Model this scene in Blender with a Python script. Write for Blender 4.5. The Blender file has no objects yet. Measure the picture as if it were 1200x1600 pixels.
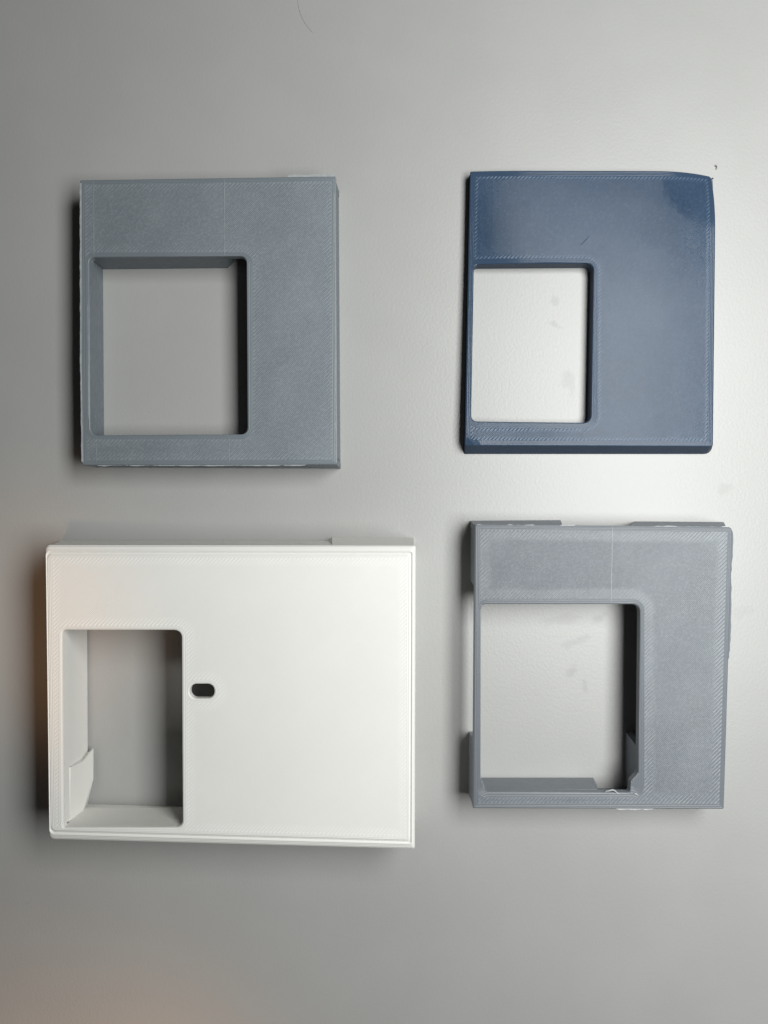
import bpy, bmesh, math, random
from mathutils import Vector, noise

random.seed(7)
S = bpy.context.scene
COL = S.collection
MM = 0.001                      # everything below is written in millimetres

# ------------------------------------------------------------------ camera
CAM_H = 250.0
cam = bpy.data.cameras.new("camera")
cam_o = bpy.data.objects.new("camera", cam)
COL.objects.link(cam_o)
cam_o.location = (0, 0, CAM_H * MM)
cam.sensor_fit = 'VERTICAL'
cam.sensor_height = 36.0
cam.sensor_width = 27.0
cam.lens = 28.125
cam.clip_start = 0.005
cam.clip_end = 20.0
cam.dof.use_dof = True
cam.dof.focus_distance = (CAM_H - 10.0) * MM
cam.dof.aperture_fstop = 13.0
S.camera = cam_o

# ------------------------------------------------------------------ world and light
w = bpy.data.worlds.new("World")
S.world = w
w.use_nodes = True
bg = w.node_tree.nodes["Background"]
bg.inputs[0].default_value = (1.0, 0.97, 0.94, 1)
bg.inputs[1].default_value = 0.026

def area(name, loc, target, sx, sy, power, color):
    l = bpy.data.lights.new(name, 'AREA')
    l.shape = 'RECTANGLE'
    l.size, l.size_y = sx * MM, sy * MM
    l.energy = power
    l.color = color
    o = bpy.data.objects.new(name, l)
    COL.objects.link(o)
    o.location = Vector(loc) * MM
    d = Vector(target) - Vector(loc)
    o.rotation_euler = d.to_track_quat('-Z', 'Y').to_euler()
    return o

key = area("assumed_key_lamp", (179, 50, 350), (179, 50, 0), 172, 330, 2.9, (0.985, 1.0, 0.985))  # assumed area lamp out of view, placed and sized from shadows and highlights
key.rotation_euler = (0, math.radians(-5), 0)

def spot(name, loc, target, energy, angle, blend, soft, color):
    l = bpy.data.lights.new(name, 'SPOT')
    l.energy, l.color = energy, color
    l.spot_size, l.spot_blend = math.radians(angle), blend
    l.shadow_soft_size = soft * MM
    o = bpy.data.objects.new(name, l)
    COL.objects.link(o)
    o.location = Vector(loc) * MM
    o.rotation_euler = (Vector(target) - Vector(loc)).to_track_quat('-Z', 'Y').to_euler()
    return o
WARM = (1.0, 0.52, 0.24)
spot("added_warm_spot", (-60, -150, 430), (-112, -32, 0), 1.5, 13, 0.9, 15, WARM)  # added spot, no such lamp in view; puts the warm tint at left
spot("added_warm_spot", (-190, -500, 520), (-150, -315, 0), 6.0, 38, 0.9, 20, WARM)  # second added spot, standing in for warm room light at the lower left

S.cycles.diffuse_bounces = 2
S.view_settings.view_transform = 'Standard'
S.view_settings.look = 'None'
S.view_settings.exposure = 0.0
S.view_settings.gamma = 1.0

# ------------------------------------------------------------------ helpers
def at(u, v, h=0.0):
    """millimetre position of a measured point that lies at height h above the table"""
    k = 0.2 * (1 - h / CAM_H)
    return Vector(((u - 600) * k, (800 - v) * k, h))

def empty(name, loc, label, cat, group=None):
    o = bpy.data.objects.new(name, None)
    COL.objects.link(o)
    o.location = Vector(loc) * MM
    o.empty_display_size = 0.01
    o['label'] = label
    o['category'] = cat
    if group:
        o['group'] = group
    return o

def link(name, bm, mat, parent=None, smooth=False, label=None, side_mat=None):
    off = parent['_o'] if parent is not None and '_o' in parent else (0, 0, 0)
    bmesh.ops.recalc_face_normals(bm, faces=bm.faces)
    for v in bm.verts:
        v.co = (v.co - Vector(off)) * MM
    me = bpy.data.meshes.new(name)
    bm.to_mesh(me)
    bm.free()
    me.materials.append(mat)
    if side_mat:
        me.materials.append(side_mat)
        for p in me.polygons:
            if p.normal.z < 0.45:
                p.material_index = 1
    if smooth:
        for p in me.polygons:
            p.use_smooth = True
    o = bpy.data.objects.new(name, me)
    COL.objects.link(o)
    if parent is not None:
        o.parent = parent
    if label:
        o['label'] = label
    return o

def thing(name, loc, label, cat, group=None):
    o = empty(name, loc, label, cat, group)
    o['_o'] = tuple(loc)
    return o

# ---- node arithmetic
class X:
    def __init__(s, nt, sock):
        s.nt, s.k = nt, sock
    def _op(s, op, b=None, c=None):
        n = s.nt.nodes.new('ShaderNodeMath')
        n.operation = op
        for i, a in enumerate((s, b, c)):
            if a is None:
                continue
            if isinstance(a, X):
                s.nt.links.new(a.k, n.inputs[i])
            else:
                n.inputs[i].default_value = a
        return X(s.nt, n.outputs[0])
    def __add__(s, b): return s._op('ADD', b)
    def __radd__(s, b): return s._op('ADD', b)
    def __sub__(s, b): return s._op('SUBTRACT', b)
    def __mul__(s, b): return s._op('MULTIPLY', b)
    def __rmul__(s, b): return s._op('MULTIPLY', b)
    def abs(s): return s._op('ABSOLUTE')
    def min(s, b): return s._op('MINIMUM', b)
    def max(s, b): return s._op('MAXIMUM', b)
    def cos(s): return s._op('COSINE')
    def sqrt(s): return s._op('SQRT')
    def lt(s, b): return s._op('LESS_THAN', b)
    def pow(s, b): return s._op('POWER', b)
    def step(s, a, b):
        n = s.nt.nodes.new('ShaderNodeMapRange')
        n.interpolation_type = 'SMOOTHSTEP'
        s.nt.links.new(s.k, n.inputs[0])
        n.inputs[1].default_value = a
        n.inputs[2].default_value = b
        return X(s.nt, n.outputs[0])

def mat_base(name):
    m = bpy.data.materials.new(name)
    m.use_nodes = True
    nt = m.node_tree
    return m, nt, nt.nodes["Principled BSDF"]

def coords(nt):
    tc = nt.nodes.new('ShaderNodeTexCoord')
    sep = nt.nodes.new('ShaderNodeSeparateXYZ')
    nt.links.new(tc.outputs['Object'], sep.inputs[0])
    return tc, X(nt, sep.outputs[0]) * 1000.0, X(nt, sep.outputs[1]) * 1000.0, X(nt, sep.outputs[2]) * 1000.0

def tnoise(nt, tc, per_mm, detail=2.0, rough=0.5, scale=(1, 1, 1), offset=0.0):
    mp = nt.nodes.new('ShaderNodeMapping')
    mp.inputs['Scale'].default_value = scale
    mp.inputs['Location'].default_value = (offset, offset * 0.7, 0)
    nt.links.new(tc.outputs['Object'], mp.inputs[0])
    n = nt.nodes.new('ShaderNodeTexNoise')
    n.inputs['Scale'].default_value = per_mm * 1000.0
    n.inputs['Detail'].default_value = detail
    n.inputs['Roughness'].default_value = rough
    nt.links.new(mp.outputs[0], n.inputs['Vector'])
    return X(nt, n.outputs['Fac'])

def mixcol(nt, fac, a, b):
    n = nt.nodes.new('ShaderNodeMix')
    n.data_type = 'RGBA'
    nt.links.new(fac.k, n.inputs[0])
    for i, c in ((6, a), (7, b)):
        if isinstance(c, tuple):
            n.inputs[i].default_value = (*c, 1)
        else:
            nt.links.new(c, n.inputs[i])
    return n.outputs[2]

def bump(nt, height, dist_mm, strength, bsdf):
    b = nt.nodes.new('ShaderNodeBump')
    b.inputs['Distance'].default_value = dist_mm * MM
    b.inputs['Strength'].default_value = strength
    nt.links.new(height.k, b.inputs['Height'])
    nt.links.new(b.outputs[0], bsdf.inputs['Normal'])

TAU = 2 * math.pi

def face_material(name, base, pale, rough, org, outer, holes, wp, wb, relief=1.0, dash=1.0, grain=1.0, spec=0.5, wave=2.0):
    """printed top layer: perimeter passes along every edge, turn-round dashes, diagonal fill.
    outer: corners in mm (clockwise or not), holes: (x0, x1, y0, y1, r)"""
    m, nt, bs = mat_base(name)
    tc, x, y, z = coords(nt)
    ox, oy = org[0], org[1]
    wob = tnoise(nt, tc, 0.12, 2, offset=3) - 0.5
    d = None
    cx = sum(p.x for p in outer) / len(outer); cy = sum(p.y for p in outer) / len(outer)
    for i, p in enumerate(outer):
        q = outer[(i + 1) % len(outer)]
        n = Vector((-(q.y - p.y), q.x - p.x)).normalized()
        if n.x * (cx - p.x) + n.y * (cy - p.y) < 0:
            n = -n
        c = -(n.x * (p.x - ox) + n.y * (p.y - oy))
        e = x * n.x + y * n.y + c
        d = e if d is None else d.min(e)
    dh = None
    for (x0, x1, y0, y1, r) in holes:
        qx = (x - ((x0 + x1) / 2 - ox)).abs() - ((x1 - x0) / 2 - r)
        qy = (y - ((y0 + y1) / 2 - oy)).abs() - ((y1 - y0) / 2 - r)
        ax, ay = qx.max(0.0), qy.max(0.0)
        e = (ax * ax + ay * ay).sqrt() + qx.max(qy).min(0.0) - r
        dh = e if dh is None else dh.min(e)
    d = d.min(dh)
    per = d.lt(wp)
    dn = d + wob * 0.10
    perl = (dn * (TAU / 0.46)).cos() * 0.5 + 0.5
    s = (x - y) * 0.7071 + wob * 0.25
    fill = (s * (TAU / 0.42)).cos() * 0.5 + 0.5
    dashl = (s * (TAU / 0.84)).cos() * 0.5 + 0.5
    patchy = tnoise(nt, tc, 0.22, 3, 0.6, offset=9).step(0.25, 0.7)
    band = (d.step(wp + wb * 0.6, wp + wb * 1.35) * -1.0 + 1.0) * (patchy * 0.6 + 0.4)
    # light dots where the fill turns round against the perimeter
    edge_dot = (d - (wp + 0.35)).abs().step(0.05, 0.45) * -1.0 + 1.0
    infill = fill * (1.0 - 0.0) * 0.55 + band * (dashl - fill * 0.55) * dash
    hgt = per * perl * 0.7 + (per * -1.0 + 1.0) * (infill + edge_dot * dashl * 0.5 * dash)
    rot = nt.nodes.new('ShaderNodeVectorRotate')
    rot.rotation_type = 'Z_AXIS'
    rot.inputs['Angle'].default_value = math.radians(45)
    nt.links.new(tc.outputs['Object'], rot.inputs['Vector'])
    class RT: outputs = {'Object': rot.outputs[0]}
    streak = tnoise(nt, RT, 1.3, 2, 0.65, (2.2, 0.7, 1), offset=2)
    gr = tnoise(nt, tc, 1.5, 2, 0.7, offset=1) * 0.5 + streak * 0.5
    moire = tnoise(nt, RT, 0.10, 2, 0.5, (1.0, 0.6, 1), offset=8).step(0.42, 0.62)
    big = tnoise(nt, tc, 0.05, 3, 0.55, offset=5)
    hgt2 = hgt + gr * (0.55 * grain) + big * wave
    bump(nt, hgt2, 0.10 * relief, 0.8, bs)
    glint_tone = ((per * -1.0 + 1.0) * (band * dashl.pow(2.0) * 0.55 + edge_dot * dashl.pow(3.0) * 0.6) * dash  # glints of the print lines painted as paler colour, with random tone variation
            + per * perl * 0.15 + (per * -1.0 + 1.0) * (gr.step(0.42, 0.66) * (0.5 * grain) + fill * moire * (0.30 * grain)) + big.step(0.3, 0.75) * 0.10)
    nt.links.new(mixcol(nt, glint_tone.min(1.0), base, pale), bs.inputs['Base Color'])
    rg = gr * 0.16 + big * 0.12 + (rough - 0.14)
    nt.links.new(rg.k, bs.inputs['Roughness'])
    bs.inputs['Specular IOR Level'].default_value = spec
    return m

def wall_material(name, base, pale, rough, spec=0.5):
    """printed side: fine horizontal layers"""
    m, nt, bs = mat_base(name)
    tc, x, y, z = coords(nt)
    gr = tnoise(nt, tc, 0.5, 3, 0.6, (1, 1, 6))
    lay = (z * (TAU / 0.28) + gr * 1.5).cos() * 0.5 + 0.5
    bump(nt, lay + gr * 1.2, 0.05, 0.7, bs)
    nt.links.new(mixcol(nt, gr.step(0.35, 0.8) * 0.5, base, pale), bs.inputs['Base Color'])
    bs.inputs['Roughness'].default_value = rough
    bs.inputs['Specular IOR Level'].default_value = spec
    return m

# ---- shapes
def miter(pts, d):
    """move every side of a polygon inwards by d (a number, or one number per side)"""
    n = len(pts)
    ds = d if isinstance(d, (list, tuple)) else [d] * n
    area2 = sum(pts[i].x * pts[(i + 1) % n].y - pts[(i + 1) % n].x * pts[i].y for i in range(n))
    sg = 1 if area2 > 0 else -1
    lines = []
    for i in range(n):
        p, q = pts[i], pts[(i + 1) % n]
        t = (Vector((q.x - p.x, q.y - p.y))).normalized()
        nn = Vector((-t.y, t.x)) * sg
        lines.append((Vector((p.x, p.y)) + nn * ds[i], t))
    out = []
    for i in range(n):
        (a, t), (b, s) = lines[i - 1], lines[i]
        den = t.x * s.y - t.y * s.x
        if abs(den) < 1e-3:
            out.append(Vector((b.x, b.y, pts[i].z)))
            continue
        k = ((b.x - a.x) * s.y - (b.y - a.y) * s.x) / den
        r = a + t * k
        out.append(Vector((r.x, r.y, pts[i].z)))
    return out

def rounded(pts, radii, seg=5):
    n = len(pts)
    out = []
    for i in range(n):
        p, a, b = pts[i], pts[i - 1], pts[(i + 1) % n]
        r = radii[i] if isinstance(radii, (list, tuple)) else radii
        r = max(r, 0.03)
        da, db = (a - p).normalized(), (b - p).normalized()
        ang = da.angle(db)
        t = min(r / math.tan(ang / 2), (a - p).length * 0.49, (b - p).length * 0.49)
        rr = t * math.tan(ang / 2)
        c = p + (da + db).normalized() * (rr / math.sin(ang / 2))
        u0, u1 = p + da * t - c, p + db * t - c
        th = u0.angle(u1)
        for k in range(seg + 1):
            f = k / seg
            out.append(c + (u0 * math.sin((1 - f) * th) + u1 * math.sin(f * th)) / math.sin(th))
    return out

def jitter_loop(loop, amp, freq, seed):
    return [p + Vector((noise.noise(Vector((p.x * freq, p.y * freq, seed))), noise.noise(Vector((p.x * freq, p.y * freq, seed + 9))), 0)) * amp for p in loop]

def densify(loop, step):
    out = []
    n = len(loop)
    for i in range(n):
        a, b = loop[i], loop[(i + 1) % n]
        k = max(1, int((b - a).length / step))
        for j in range(k):
            out.append(a.lerp(b, j / k))
    return out

def loft(bm, loops):
    """closed loops with equal counts joined one after another"""
    rings = [[bm.verts.new(p) for p in lp] for lp in loops]
    for a, b in zip(rings, rings[1:]):
        n = len(a)
        for i in range(n):
            bm.faces.new((a[i], a[(i + 1) % n], b[(i + 1) % n], b[i]))
    return rings

def cap(bm, rings):
    es = set()
    for r in rings:
        n = len(r)
        for i in range(n):
            e = bm.edges.get((r[i], r[(i + 1) % n])) or bm.edges.new((r[i], r[(i + 1) % n]))
            es.add(e)
    bmesh.ops.triangle_fill(bm, edges=list(es), use_beauty=True, use_dissolve=False)

def z_at(loop, z):
    return [Vector((p.x, p.y, z)) for p in loop]

def panel(outer_loops, hole_loops):
    """plate: loops run from the top rim down to the underside; holes likewise"""
    bm = bmesh.new()
    o = loft(bm, outer_loops)
    hs = [loft(bm, h) for h in hole_loops]
    cap(bm, [o[0]] + [h[0] for h in hs])
    cap(bm, [o[-1]] + [h[-1] for h in hs])
    return bm

def hexa(a0, b0, a1, b1, thick, inward):
    """wall: outer foot a0-b0, outer head a1-b1, thick towards inward (a unit vector)"""
    bm = bmesh.new()
    t = Vector(inward) * thick
    vs = [bm.verts.new(p) for p in (a0, b0, b1, a1, a0 + t, b0 + t, b1 + t, a1 + t)]
    for f in ((0, 1, 2, 3), (5, 4, 7, 6), (0, 4, 5, 1), (3, 2, 6, 7), (0, 3, 7, 4), (1, 5, 6, 2)):
        bm.faces.new([vs[i] for i in f])
    ed = [e for e in bm.edges]
    bmesh.ops.bevel(bm, geom=ed, offset=0.12, segments=1, affect='EDGES')
    return bm

def solid(points, faces, bev=0.0):
    bm = bmesh.new()
    vs = [bm.verts.new(p) for p in points]
    for f in faces:
        bm.faces.new([vs[i] for i in f])
    if bev:
        bmesh.ops.bevel(bm, geom=list(bm.edges), offset=bev, segments=1, affect='EDGES')
    return bm

def ridge(a, b, wid, hgt, seed=0.0, wob=0.05):
    """low raised line from a to b lying on a surface at a.z, sunk slightly into it"""
    bm = bmesh.new()
    d = (b - a)
    n = max(3, int(d.length / 1.2))
    t = d.normalized()
    s = Vector((-t.y, t.x, 0))
    rows = []
    for i in range(n + 1):
        p = a + d * (i / n)
        k = 1 + 0.45 * noise.noise(p * 0.6 + Vector((0, 0, seed)))
        p = p + s * wob * noise.noise(p * 0.3 + Vector((seed, 0, 0)))
        e = 0.35 if i in (0, n) else 1
        rows.append([bm.verts.new(p + s * (wid * 0.5 * k * e) + Vector((0, 0, -0.12))),
                     bm.verts.new(p + s * (wid * 0.18 * e) + Vector((0, 0, hgt * k * e))),
                     bm.verts.new(p - s * (wid * 0.18 * e) + Vector((0, 0, hgt * k * e))),
                     bm.verts.new(p - s * (wid * 0.5 * k * e) + Vector((0, 0, -0.12)))])
    for r, q in zip(rows, rows[1:]):
        for i in range(3):
            bm.faces.new((r[i], r[i + 1], q[i + 1], q[i]))
        bm.faces.new((r[3], r[0], q[0], q[3]))
    bm.faces.new(rows[0]); bm.faces.new(rows[-1])
    return bm

def flash(path, side, w0, w1, thick, seed, freq=0.25):
    """ragged fin of squeezed-out plastic along an edge: path of points, side = unit vector it sticks out to"""
    bm = bmesh.new()
    pts = []
    for a, b in zip(path, path[1:]):
        k = max(1, int((b - a).length / 0.7))
        pts += [a.lerp(b, j / k) for j in range(k)]
    pts.append(path[-1])
    sv = Vector(side)
    rows = []
    n = len(pts)
    for i, p in enumerate(pts):
        f = 0.5 + 0.5 * noise.noise(p * freq + Vector((seed, seed * 2, 0))) + 0.30 * noise.noise(p * freq * 5 + Vector((seed, 0, 3)))
        f = max(0.0, min(1.0, f))
        if i in (0, n - 1):
            f *= 0.2
        o = p + sv * (w0 + (w1 - w0) * f)
        i_ = p - sv * 0.25
        dz = Vector((0, 0, thick * (0.7 + 0.6 * f)))
        rows.append([bm.verts.new(i_), bm.verts.new(o), bm.verts.new(o - dz * 0.6), bm.verts.new(i_ - dz)])
    for r, q in zip(rows, rows[1:]):
        for k in range(4):
            bm.faces.new((r[k], r[(k + 1) % 4], q[(k + 1) % 4], q[k]))
    bm.faces.new(rows[0]); bm.faces.new(rows[-1])
    return bm

def tube(path, r, seg=6):
    bm = bmesh.new()
    rings = []
    for i, p in enumerate(path):
        t = (path[min(i + 1, len(path) - 1)] - path[max(i - 1, 0)]).normalized()
        u = t.cross(Vector((0, 0, 1)))
        u = u.normalized() if u.length > 1e-4 else Vector((1, 0, 0))
        v = u.cross(t)
        rr = r * (0.4 if i in (0, len(path) - 1) else 1)
        rings.append([bm.verts.new(p + (u * math.cos(TAU * k / seg) + v * math.sin(TAU * k / seg)) * rr) for k in range(seg)])
    for a, b in zip(rings, rings[1:]):
        for k in range(seg):
            bm.faces.new((a[k], a[(k + 1) % seg], b[(k + 1) % seg], b[k]))
    bm.faces.new(rings[0]); bm.faces.new(rings[-1])
    return bm

# ------------------------------------------------------------------ the tabletop
def table_material():
    m, nt, bs = mat_base("grey_laminate")
    tc, x, y, z = coords(nt)
    peel = tnoise(nt, tc, 1.25, 3, 0.55, (1.0, 0.8, 1))
    fine = tnoise(nt, tc, 2.2, 2, 0.6, offset=4)
    smud = tnoise(nt, tc, 0.03, 4, 0.6, offset=11)
    bump(nt, peel + fine * 0.35, 0.10, 0.40, bs)
    def blot(u, v, rx, ry, ang, seed):
        c = at(u, v)
        ca, sa = math.cos(ang), math.sin(ang)
        nz = tnoise(nt, tc, 0.25, 3, 0.6, offset=seed) - 0.5
        ax = ((x - c.x) * ca + (y - c.y) * sa) * (1 / (rx * 0.2)) + nz * 3.0
        ay = ((y - c.y) * ca - (x - c.x) * sa) * (1 / (ry * 0.2)) + nz * 3.0
        return (ax * ax + ay * ay).step(0.0, 1.8) * -1.0 + 1.0
    marks = None
    for (u, v, rx, ry, a, k) in ((893, 1048, 14, 7, 0.9, 0.55), (914, 1072, 4, 9, 0.3, 0.5), (900, 1002, 20, 6, 0.2, 0.35), (867, 470, 6, 9, 0.2, 0.4),
                                 (869, 507, 9, 4, -0.6, 0.4), (888, 600, 9, 22, 0.2, 0.3), (880, 968, 30, 8, 0.1, 0.3), (935, 966, 10, 6, 0.4, 0.4),
                                 (745, 962, 20, 9, 0.1, 0.1), (1133, 762, 12, 8, 0.2, 0.35), (1160, 955, 16, 10, 0.2, 0.25), (42, 1412, 5, 3, 0.6, 0.5),
                                 (582, 461, 2.2, 2.2, 0, 0.5), (604, 508, 1.6, 3.5, 0.1, 0.5), (611, 507, 1.6, 3, -0.3, 0.4), (629, 590, 1.6, 4, 0.1, 0.4), (545, 288, 2, 3, 0.5, 0.4)):
        b = blot(u, v, rx, ry, a, u * 0.37) * k
        marks = b if marks is None else marks.max(b)
    c0 = mixcol(nt, smud.step(0.3, 0.75), (0.326, 0.326, 0.318), (0.340, 0.340, 0.332))
    c1 = mixcol(nt, marks * 0.24, c0, (0.16, 0.155, 0.15))
    nt.links.new(c1, bs.inputs['Base Color'])
    rg = smud * 0.05 + peel * 0.05 + marks * 0.12 + 0.335
    nt.links.new(rg.k, bs.inputs['Roughness'])
    bs.inputs['Specular IOR Level'].default_value = 0.5
    return m

bm = bmesh.new()
L = 700
vs = [bm.verts.new(p) for p in ((-L, -L, 0), (L, -L, 0), (L, L, 0), (-L, L, 0), (-L, -L, -25), (L, -L, -25), (L, L, -25), (-L, L, -25))]
for f in ((0, 1, 2, 3), (4, 7, 6, 5), (0, 4, 5, 1), (1, 5, 6, 2), (2, 6, 7, 3), (3, 7, 4, 0)):
    bm.faces.new([vs[i] for i in f])
table = link("tabletop", bm, table_material())
table['kind'] = 'structure'
table['label'] = 'smooth grey laminate tabletop under the plates'

GROUP = "printed plastic cover plates laid out on the grey table"
IN_X, IN_NX, IN_Y, IN_NY = Vector((1, 0, 0)), Vector((-1, 0, 0)), Vector((0, 1, 0)), Vector((0, -1, 0))

def whitened(name, col, rough=0.45):
    m, nt, bs = mat_base(name)
    tc, x, y, z = coords(nt)
    g = tnoise(nt, tc, 0.6, 3, 0.6)
    nt.links.new(mixcol(nt, g.step(0.35, 0.7), tuple(c * 0.8 for c in col), col), bs.inputs['Base Color'])
    bs.inputs['Roughness'].default_value = rough
    return m

# ------------------------------------------------------------------ 1: slate grey plate, upper left
H = 12.0; T = 2.6
q = [at(124.5, 281, H), at(525, 275, H), at(527, 726, H), at(128, 727, H)]
b = [at(124.5 + 23, 304, 0), at(530, 298, 0), at(532.5, 733, 0), at(151, 731, 0)]
org = at(327, 503, 0)
base, pale = (0.128, 0.151, 0.169), (0.255, 0.287, 0.312)
hx = [at(139, 402, H), at(385, 400, H), at(387, 678.5, H), at(141, 680, H)]
hr = [1.6, 2.0, 2.0, 2.2]
fm = face_material("slate_print_face", base, pale, 0.42, org, q, [(hx[0].x, hx[2].x, hx[2].y, hx[0].y, 2.0)], 1.5, 2.4, relief=0.7, dash=0.4, grain=0.6)
wm = wall_material("slate_print_side", base, pale, 0.5)
fl = whitened("slate_whitened", (0.34, 0.36, 0.37))
sm = whitened("slate_seam", (0.25, 0.275, 0.295))
t = thing("cover_plate", org, "slate grey printed plate with a pale ragged rim, above the white plate", "cover plate", GROUP)
def outer(qq, d, r, z):
    return z_at(rounded(miter(qq, d), r), z)
def hole(qq, d, r, z):
    return z_at(rounded(miter(qq, -d), r), z)
bm = panel([outer(q, 0.35, 0.4, H), outer(q, 0.1, 0.5, H - 0.12), outer(q, 0, 0.6, H - 0.4), outer(q, 0.05, 0.6, H - T)],
           [[hole(hx, 0.3, [r + .3 for r in hr], H), hole(hx, 0.08, hr, H - 0.1), hole(hx, 0, hr, H - 0.35), hole(hx, 0, hr, H - T)]])
link("face_panel", bm, fm, t, side_mat=wm)
zt = H - T + 0.1
def side(a0, b0, a1, b1, z1, th, inward, name="side_wall", mat=None, par=None, ins=0.12):
    i = Vector(inward) * ins
    a1 = Vector((a1.x, a1.y, z1)) + i; b1 = Vector((b1.x, b1.y, z1)) + i
    return link(name, hexa(a0 + i, b0 + i, a1, b1, th, inward), mat, par)
side(b[0], b[1], q[0] + Vector((0.3, 0, 0)), q[1] - Vector((0.3, 0, 0)), zt, 2, IN_NY, mat=wm, par=t)
side(b[1] + Vector((0, -2.3, 0)), b[2] + Vector((0, 2.3, 0)), q[1] + Vector((0, -2.3, 0)), q[2] + Vector((0, 2.3, 0)), zt, 2, IN_NX, mat=wm, par=t)
side(b[3], b[2], q[3] + Vector((0.3, 0, 0)), q[2] - Vector((0.3, 0, 0)), zt, 2, IN_Y, mat=wm, par=t)
# window walls: left one whole, upper one stops short of the right end
hb = [at(164, 420, 0), at(600 - 214 * .952, 420, 0), at(600 - 214 * .952, 684 - 10, 0), at(164, 684 - 10, 0)]
def winwall(a, c, z1, th, outward, mat, par, ins=0.15, foot=0.0, name="window_wall"):
    """inner wall of a window between two upper points, standing on the table"""
    o = Vector(outward) * ins
    a1 = Vector((a.x, a.y, z1)) + o; c1 = Vector((c.x, c.y, z1)) + o
    a0 = Vector((a.x, a.y, foot)) + o; c0 = Vector((c.x, c.y, foot)) + o
    return link(name, hexa(a0, c0, a1, c1, th, outward), mat, par)
winwall(hx[3] + Vector((0, -0.6, 0)), hx[0] + Vector((0, 1.2, 0)), zt, 1.6, IN_NX, wm, t, ins=0.03)
e = at(352, 400, H)
a = hx[0] + Vector((0.2, 0, 0))
bm = solid([Vector((a.x, a.y + .03, 0)), Vector((e.x - 1.6, e.y + .03, 0)), Vector((e.x, e.y + .03, zt)), Vector((a.x, a.y + .03, zt)),
            Vector((a.x, a.y + 2, 0)), Vector((e.x + 0.4, e.y + 2, 0)), Vector((e.x + 2, e.y + 2, zt)), Vector((a.x, a.y + 2, zt))],
           ((0, 1, 2, 3), (5, 4, 7, 6), (0, 4, 5, 1), (3, 2, 6, 7), (0, 3, 7, 4), (1, 5, 6, 2)))
link("window_wall", bm, wm, t)
winwall(hx[3] + Vector((1, 0, 0)), hx[2] + Vector((-1.5, 0, 0)), zt, 1.6, IN_NY, wm, t)
# seams left where the layers were split
for (u0, v0, u1, v1, ww, hh) in ((350, 278, 351, 399, 0.35, 0.10), (357.5, 681, 358, 724, 0.35, 0.08), (146, 282, 146.5, 400, 0.28, 0.10), (150, 682, 151, 722, 0.22, 0.06)):
    link("seam_ridge", ridge(at(u0, v0, H), at(u1, v1, H), ww, hh, u0), sm, t)
zf = H - 0.35
link("brim_flash", flash([at(150, 726, zf), at(478, 726, zf)], (0, -1, 0), 0.05, 0.55, 0.3, 1.0), fl, t, label="pale ragged plastic fin")
link("brim_flash", flash([at(450, 275.5, zf + .2), at(524, 274.5, zf + .2)], (0, 1, 0), 0.1, 0.75, 0.25, 2.0), fl, t)
link("brim_flash", flash([at(128.6, 722, H + .04), at(126.4, 560, H + .04), at(126, 286, H + .04)], (-1, 0, 0), 0.1, 0.42, 0.45, 3.3), fl, t)
link("brim_flash", flash([at(484, 724.6, zf + .1), at(525.5, 724, zf + .1)], (0, -1, 0), -0.1, 0.25, 0.2, 5.0), fl, t)
link("edge_bead", ridge(at(522.5, 300, H - 0.02), at(524.5, 722, H - 0.02), 0.35, 0.10, 4.0), fl, t)
link("edge_bead", ridge(at(137, 470, H - .02), at(138.3, 655, H - .02), 0.3, 0.08, 6.0), fl, t)

# ------------------------------------------------------------------ 2: navy plate, upper right
H = 5.0
q = [at(735, 266, H), at(1119, 267, H), at(1114.5, 698, H), at(726, 696.5, H)]
b = [at(733, 273, 0), at(1116, 274, 0), at(1113, 709.5, 0), at(724, 709.5, 0)]
org = at(920, 488, 0)
hx = [at(741, 412.5, H), at(927.5, 411, H), at(923, 660.5, H), at(736, 658.5, H)]
base, pale = (0.026, 0.046, 0.080), (0.075, 0.115, 0.175)
fm = face_material("navy_print_face", base, pale, 0.16, org, q, [(hx[3].x + .4, hx[1].x - .4, hx[2].y, hx[0].y, 2.2)], 1.7, 1.0, relief=0.34, dash=1.0, grain=0.45, spec=0.15, wave=5.0)
wm = wall_material("navy_print_side", base, (0.035, 0.06, 0.10), 0.4, spec=0.15)
t = thing("cover_plate", org, "dark navy blue printed plate, the thinnest of the four, with a drooping corner", "cover plate", GROUP)
rad = [0.4, 0.8, 0.8, 0.5]
DS = 2.0
def dl(lp): return densify(lp, DS)
def wrap(loops):
    base_loop = loops[0]
    n = len(base_loop)
    out = [[] for _ in loops]
    for i in range(n):
        k = max(1, int((base_loop[(i + 1) % n] - base_loop[i]).length / DS))
        for j in range(k):
            for o_, lp in zip(out, loops):
                o_.append(lp[i].lerp(lp[(i + 1) % n], j / k))
    return out
lo = [q[0], q[1], q[2], q[3]]
ol = wrap([outer(q, 0.3, rad, H), outer(q, 0.08, rad, H - 0.1), outer(q, 0, rad, H - 0.3), z_at(rounded(miter(b, 0.25), [0.4, 1.4, 2.4, 0.4]), 0.6), z_at(rounded(miter(b, 0.0), [0.5, 1.4, 2.6, 0.5]), 0.0)])
hr = [1.5, 2.2, 2.2, 1.8]
hl = wrap([hole(hx, 0.3, [r + .3 for r in hr], H), hole(hx, 0.08, hr, H - 0.1), hole(hx, 0, hr, H - 0.35), hole(hx, 0, hr, 0.0)])
bm = panel(ol, [hl])
for k in range(1, 40):
    xx = q[0].x - 3 + k * 2.0
    bmesh.ops.bisect_plane(bm, geom=bm.verts[:] + bm.edges[:] + bm.faces[:], plane_co=(xx, 0, 0), plane_no=(1, 0, 0), dist=1e-4)
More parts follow.
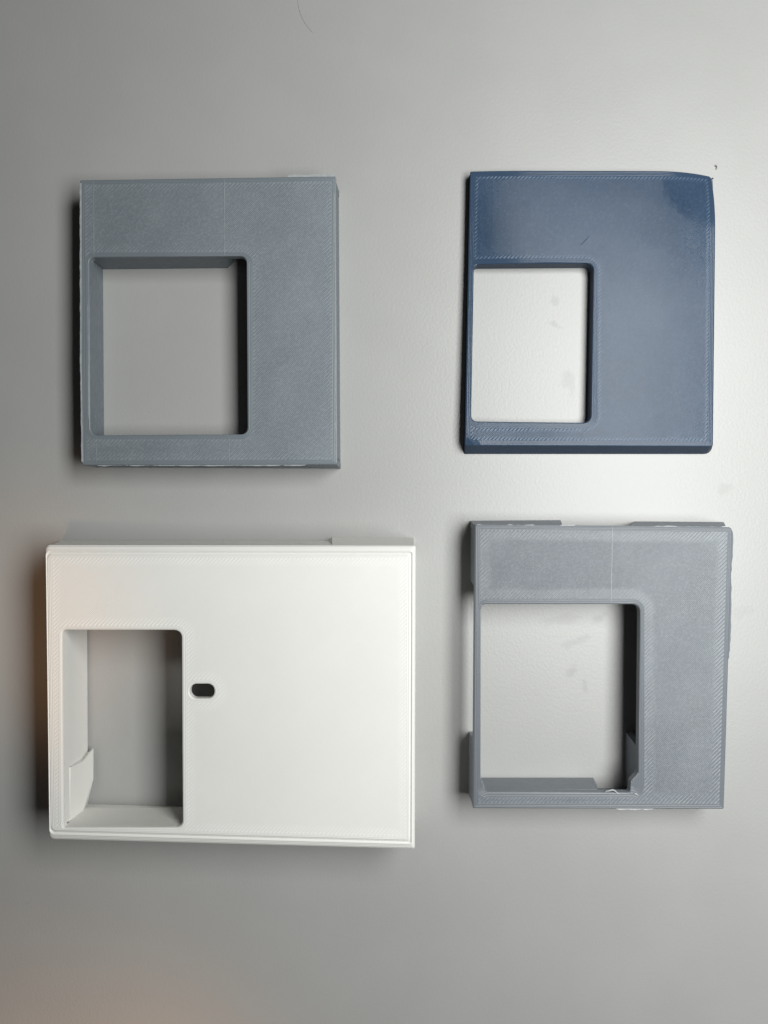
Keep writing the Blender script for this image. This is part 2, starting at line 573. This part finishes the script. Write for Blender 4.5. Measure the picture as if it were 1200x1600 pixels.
for k in range(1, 46):
    yy = q[2].y - 3 + k * 2.0
    bmesh.ops.bisect_plane(bm, geom=bm.verts[:] + bm.edges[:] + bm.faces[:], plane_co=(0, yy, 0), plane_no=(0, 1, 0), dist=1e-4)
cr = Vector((q[1].x, q[1].y)); cl = Vector((q[3].x, q[3].y))
for v in bm.verts:
    p = Vector((v.co.x, v.co.y))
    f = v.co.z / H
    # drooping upper right corner, measured along the diagonal and rounded by distance
    dd = (p - cr).length
    k = max(0.0, 1 - dd / 18.0)
    drop = 2.4 * k * k
    dg = max(0.0, 1 - (p - cl).length / 4.5)
    drop += 1.1 * dg * dg
    tw = max(0.0, 1 - (q[0].y - p.y) / 14.0) * max(0.0, min(1.0, (p.x - q[0].x - 30) / 60.0))
    drop += 0.0 * tw * tw
    lf = max(0.0, 1 - (p.x - q[0].x) / 18.0)
    drop += 0.75 * lf * lf * max(0.0, min(1.0, 1 - (q[0].y - p.y - 26) / 30.0))
    drop -= 0.7 * lf * lf * max(0.0, 1 - (p.y - q[3].y) / 25.0)
    v.co.z -= drop * f
    s_ = k * k
    v.co.x -= 0.55 * s_
    v.co.y -= 0.75 * s_
link("face_panel", bm, fm, t, side_mat=wm)
bm2 = None
link("scuff", ridge(at(904, 386, H - .02), at(923, 369, H - .02), 0.5, 0.05, 3.0, 0.5), wm, t)
# a stray tip of filament at the drooping corner
tipz = 1.4
link("corner_nib", tube([at(1111, 280, tipz), at(1113.5, 279, tipz), at(1114.6, 278, tipz)], 0.28), wm, t)
link("seam_ridge", ridge(at(893, 695, H - .04), at(925, 662, H - .04), 0.3, 0.07, 2.0), fm, t)

# ------------------------------------------------------------------ 3: white plate, lower left
H = 22.0; T = 2.4
q = [at(68.5, 851.5, H), at(650, 852.5, H), at(648.5, 1329, H), at(74.5, 1313.5, H)]
org = at(360, 1085, 0)
hx = [at(97, 984.5, H), at(283.5, 984.5, H), at(285.5, 1293, H), at(98.5, 1293, H)]
hr = [1.2, 2.2, 2.0, 0.6]
base, pale = (0.69, 0.685, 0.655), (0.80, 0.80, 0.775)
sc_ = at(315.5, 1080, H); sw, sh = 39 * .2 * (1 - H / 250) / 2, 23 * .2 * (1 - H / 250) / 2
sl = [sc_ + Vector((-sw, sh, 0)), sc_ + Vector((sw, sh, 0)), sc_ + Vector((sw, -sh, 0)), sc_ + Vector((-sw, -sh, 0))]
fm = face_material("white_print_face", base, pale, 0.42, org, miter(q, [2.4, 1.5, 2.6, 1.1]), [(hx[0].x, hx[2].x, hx[2].y, hx[0].y, 2.0), (sl[0].x, sl[1].x, sl[2].y, sl[0].y, 1.9)], 1.1, 2.2, relief=0.85, dash=0.8, grain=0.15)
wm = wall_material("white_print_side", (0.78, 0.77, 0.73), (0.82, 0.81, 0.775), 0.5)
t = thing("cover_plate", org, "white printed plate, largest of the four, with a small oval slot beside its window", "cover plate", GROUP)
rr = [1.3, 0.6, 0.5, 1.4]
ins1, ins2, ins3 = [1.6, 1.0, 1.8, 0.5], [2.15, 1.4, 2.35, 0.75], [2.9, 1.9, 3.1, 1.1]
ol = [outer(q, ins3, rr, H), outer(q, ins2, rr, H - 0.42), outer(q, ins1, rr, H - 0.08), outer(q, [0.5, .3, .6, .25], rr, H - 0.55), outer(q, 0.08, rr, H - 1.0), outer(q, 0, rr, H - 1.5), outer(q, 0, rr, H - T)]
hl = [hole(hx, 0.5, [r + .5 for r in hr], H), hole(hx, 0.12, hr, H - 0.15), hole(hx, 0, hr, H - 0.6), hole(hx, 0, hr, H - T)]
sr = sh * 0.97
s_l = [z_at(rounded(miter(sl, -0.35), sr + .3, 8), H), z_at(rounded(miter(sl, -0.08), sr, 8), H - 0.15), z_at(rounded(sl, sr, 8), H - 0.5), z_at(rounded(sl, sr, 8), H - T)]
bm = panel(ol, [hl, s_l])
link("face_panel", bm, fm, t, side_mat=wm)
zt = H - T + 0.1
bt0, bt1 = at(95, 844, 0), at(517, 844.5, 0)
side(bt0, bt1, q[0] + Vector((1.4, 0, 0)), at(517, 852, H), zt, 2.4, IN_NY, mat=wm, par=t)
bm = solid([at(510, 848, 0), at(519, 839.5, 0), at(646, 840.5, 0), at(647, 848, 0), at(512, 853.5, zt), at(519, 852.5, zt), at(647, 852.5, zt), at(648, 856.5, zt)],
           ((0, 1, 2, 3), (4, 7, 6, 5), (0, 4, 5, 1), (1, 5, 6, 2), (2, 6, 7, 3), (3, 7, 4, 0)))
link("side_wall", bm, wm, t)
side(Vector((q[1].x, q[1].y - 3, 0)), Vector((q[2].x, q[2].y + 3, 0)), q[1] + Vector((0, -3, 0)), q[2] + Vector((0, 3, 0)), zt, 2.4, IN_NX, mat=wm, par=t)
side(Vector((q[3].x + 1, q[3].y, 0)), Vector((q[2].x, q[2].y, 0)), q[3] + Vector((1, 0, 0)), q[2], zt, 2.4, IN_Y, mat=wm, par=t)
side(Vector((q[0].x, q[0].y - 2.6, 0)), Vector((q[3].x, q[3].y + 2.6, 0)), q[0] + Vector((0, -2.6, 0)), q[3] + Vector((0, 2.6, 0)), zt, 2.4, IN_X, mat=wm, par=t)
winwall(hx[3] + Vector((0, 0, 0)), hx[0] + Vector((0, 1, 0)), zt, 1.6, IN_NX, wm, t, ins=0.45, foot=1.5)
winwall(hx[3] + Vector((0, 0.4, 0)), hx[0] + Vector((0, 1, 0)), zt, 1.2, IN_NX, wm, t, ins=0.0, foot=H - 5.0, name="window_lip")
winwall(hx[3], hx[2] + Vector((-0.4, 0, 0)), zt, 1.8, IN_NY, wm, t, ins=0.0, foot=6.5)
# snap tab low on the left window wall
P = [at(104, 1199, 17.2), at(104, 1290, 17.2), at(110, 1199, 17.0), at(109, 1289, 17.0), at(129, 1190, 9.5), at(129, 1270, 9.5),
     at(146, 1169, 2.6), at(146, 1217, 2.6), at(135, 1262, 2.6), at(131, 1180, 2.6), at(131, 1262, 2.6)]
bm = bmesh.new()
vs = [bm.verts.new(p) for p in P]
for f in ((0, 2, 3, 1), (2, 4, 5, 3), (4, 6, 7), (4, 7, 5), (5, 7, 8), (6, 9, 10, 8, 7), (0, 9, 6, 4, 2), (1, 3, 5, 8, 10), (0, 1, 10, 9)):
    bm.faces.new([vs[i] for i in f])
link("snap_tab", bm, wm, t)

# ------------------------------------------------------------------ 4: mid grey plate, lower right
H = 13.0; T = 2.6
q = [at(742, 819.5, H), at(1145, 823, H), at(1131.5, 1264.5, H), at(739, 1263.5, H)]
b = [at(734.5, 813, 0), at(1131, 815, 0), at(1108, 1240, 0), at(731.5, 1240, 0)]
org = at(938, 1040, 0)
hp = [at(751.5, 944, H), at(1000, 944, H), at(998.5, 1100, H), at(997, 1208, H), at(985.5, 1221, H), at(984, 1238.5, H), at(760, 1237.5, H), at(751, 1213, H)]
hr = [1.4, 2.2, 4, 1.4, 1.6, 0.6, 0.3, 0.8]
base, pale = (0.112, 0.126, 0.143), (0.215, 0.236, 0.259)
fm = face_material("ash_print_face", base, pale, 0.42, org, q, [(hp[0].x, hp[3].x + .3, hp[5].y, hp[0].y, 2.0)], 1.5, 2.9, relief=1.0, dash=0.8, grain=0.8)
wm = wall_material("ash_print_side", (0.19, 0.21, 0.235), (0.29, 0.31, 0.34), 0.5)
fl = whitened("ash_whitened", (0.50, 0.515, 0.525))
sm = whitened("ash_seam", (0.27, 0.29, 0.315))
t = thing("cover_plate", org, "grey printed plate with a grainy face and notched left side, below the navy plate", "cover plate", GROUP)
ql = [outer(q, 0.35, 0.4, H), outer(q, 0.1, [.4, 1.4, .4, .3], H - 0.12), outer(q, 0, [.4, 1.6, .4, .3], H - 0.4), outer(q, 0.05, [.4, 1.6, .4, .3], H - T)]
bm = panel(ql, [[hole(hp, 0.3, hr, H), hole(hp, 0.08, hr, H - 0.1), hole(hp, 0, hr, H - 0.35), hole(hp, 0, hr, H - T)]])
link("face_panel", bm, fm, t, side_mat=wm)
zt = H - T + 0.1
side(b[0], at(876, 812, 0), q[0], at(882, 820, H), zt, 2, IN_NY, mat=wm, par=t)
side(at(992, 814, 0), b[1], at(986, 821.5, H), q[1] + Vector((-0.8, 0, 0)), zt, 2, IN_NY, mat=wm, par=t)
side(b[0] + Vector((0, -2.3, 0)), at(734, 908, 0), q[0] + Vector((0, -2.3, 0)), at(741.3, 916, H), zt, 2, IN_X, mat=wm, par=t)
side(at(732, 1143, 0), b[3], at(739.8, 1160, H), q[3], zt, 2, IN_X, mat=wm, par=t)
side(b[1] + Vector((0, -2.3, 0)), b[2] + Vector((0, 2.3, 0)), q[1] + Vector((0, -2.3, 0)), q[2] + Vector((0, 2.3, 0)), zt, 2, IN_NX, mat=wm, par=t)
side(b[3] + Vector((2.3, 0, 0)), b[2], q[3] + Vector((2.3, 0, 0)), q[2], zt, 1.6, IN_Y, mat=wm, par=t)
# lower window wall with its slanted right end
a = Vector((hp[6].x, hp[6].y - .05, 0)); e0 = at(927, 1215.5, 0); e1 = at(936, 1238, H)
bm = solid([Vector((a.x - 1, a.y, 0)), Vector((e0.x, a.y, 0)), Vector((e1.x, a.y, zt)), Vector((a.x - 1, a.y, zt)),
            Vector((a.x - 1, a.y - 1.6, 0)), Vector((e0.x + .8, a.y - 1.6, 0)), Vector((e1.x + .8, a.y - 1.6, zt)), Vector((a.x - 1, a.y - 1.6, zt))],
           ((0, 1, 2, 3), (5, 4, 7, 6), (0, 4, 5, 1), (3, 2, 6, 7), (0, 3, 7, 4), (1, 5, 6, 2)))
link("window_wall", bm, wm, t)
# short bracket inside the right edge of the window
A0, A1 = at(985, 1150, 5), at(985, 1236, 5)
bm = solid([Vector((A0.x, A0.y, 0)), Vector((A0.x, A1.y, 0)), Vector((A0.x + .2, A1.y, zt)), Vector((A0.x + .2, A0.y - 1.6, zt)),
            Vector((A0.x + 2, A0.y, 0)), Vector((A0.x + 2, A1.y, 0)), Vector((A0.x + 2, A1.y, zt)), Vector((A0.x + 2, A0.y - 1.6, zt))],
           ((0, 1, 2, 3), (5, 4, 7, 6), (0, 4, 5, 1), (3, 2, 6, 7), (0, 3, 7, 4), (1, 5, 6, 2)))
link("inner_bracket", bm, wm, t)
link("seam_ridge", ridge(at(957, 823, H), at(955, 942, H), 0.4, 0.06, 1.0), sm, t)
link("seam_ridge", ridge(at(953.5, 1240, H), at(953.5, 1262, H), 0.25, 0.04, 1.0), sm, t)
zf = H - 0.25
link("brim_flash", flash([at(743, 820.5, zf), at(900, 821.3, zf)], (0, 1, 0), -0.15, 0.35, 0.25, 2.2, 0.7), fl, t, label="pale ragged plastic fin")
link("brim_flash", flash([at(1020, 822, zf), at(1140, 823, zf)], (0, 1, 0), -0.2, 0.25, 0.25, 3.2, 0.5), fl, t)
link("brim_flash", flash([at(1144, 830, zf - .1), at(1143, 870, zf - .1), at(1138, 1030, zf - .1)], (1, 0, 0), 0.0, 0.75, 0.35, 4.5, 0.12), fm, t)
link("brim_flash", flash([at(962, 1263.7, zf), at(1022, 1264, zf)], (0, -1, 0), -0.1, 0.45, 0.2, 7.1, 0.6), fl, t)
link("stray_filament", tube([at(944, 1239, H - .3), at(948, 1236, H), at(952, 1235.5, H + .2), at(957, 1234, H + .3), at(961, 1235.5, H + .3), at(964, 1239, H + .1), at(968, 1239.5, H)], 0.22), fl, t, smooth=True)
link("stray_filament", tube([at(989, 1240, H), at(994, 1240.5, H + .2), at(998, 1243, H + .15)], 0.22), fl, t, smooth=True)

# ------------------------------------------------------------------ small things on the table
hairm, nt, bs = mat_base("hair")
bs.inputs['Base Color'].default_value = (0.25, 0.24, 0.23, 1)
pts = []
for i in range(15):
    f = i / 14
    pts.append(at(465 + 1.0 * f + 24 * f ** 2.2, -6 + 66 * f - 8 * f * f, 0.06))
h = link("hair", tube(pts, 0.04), hairm, smooth=True)
h['label'] = 'fine curved hair lying at the top of the table'
h['category'] = 'hair'
cm, nt, bs = mat_base("lint")
bs.inputs['Base Color'].default_value = (0.36, 0.35, 0.33, 1)
bs.inputs['Roughness'].default_value = 0.7
h = link("plastic_crumb", tube([at(1117, 259, 0.3), at(1119.5, 258, 0.5), at(1121, 260, 0.5), at(1120.5, 262.5, 0.3), at(1119, 264.5, 0.25)], 0.24), cm, smooth=True)
h['label'] = 'tiny comma-shaped crumb above the corner of the navy plate'
h['category'] = 'crumb'
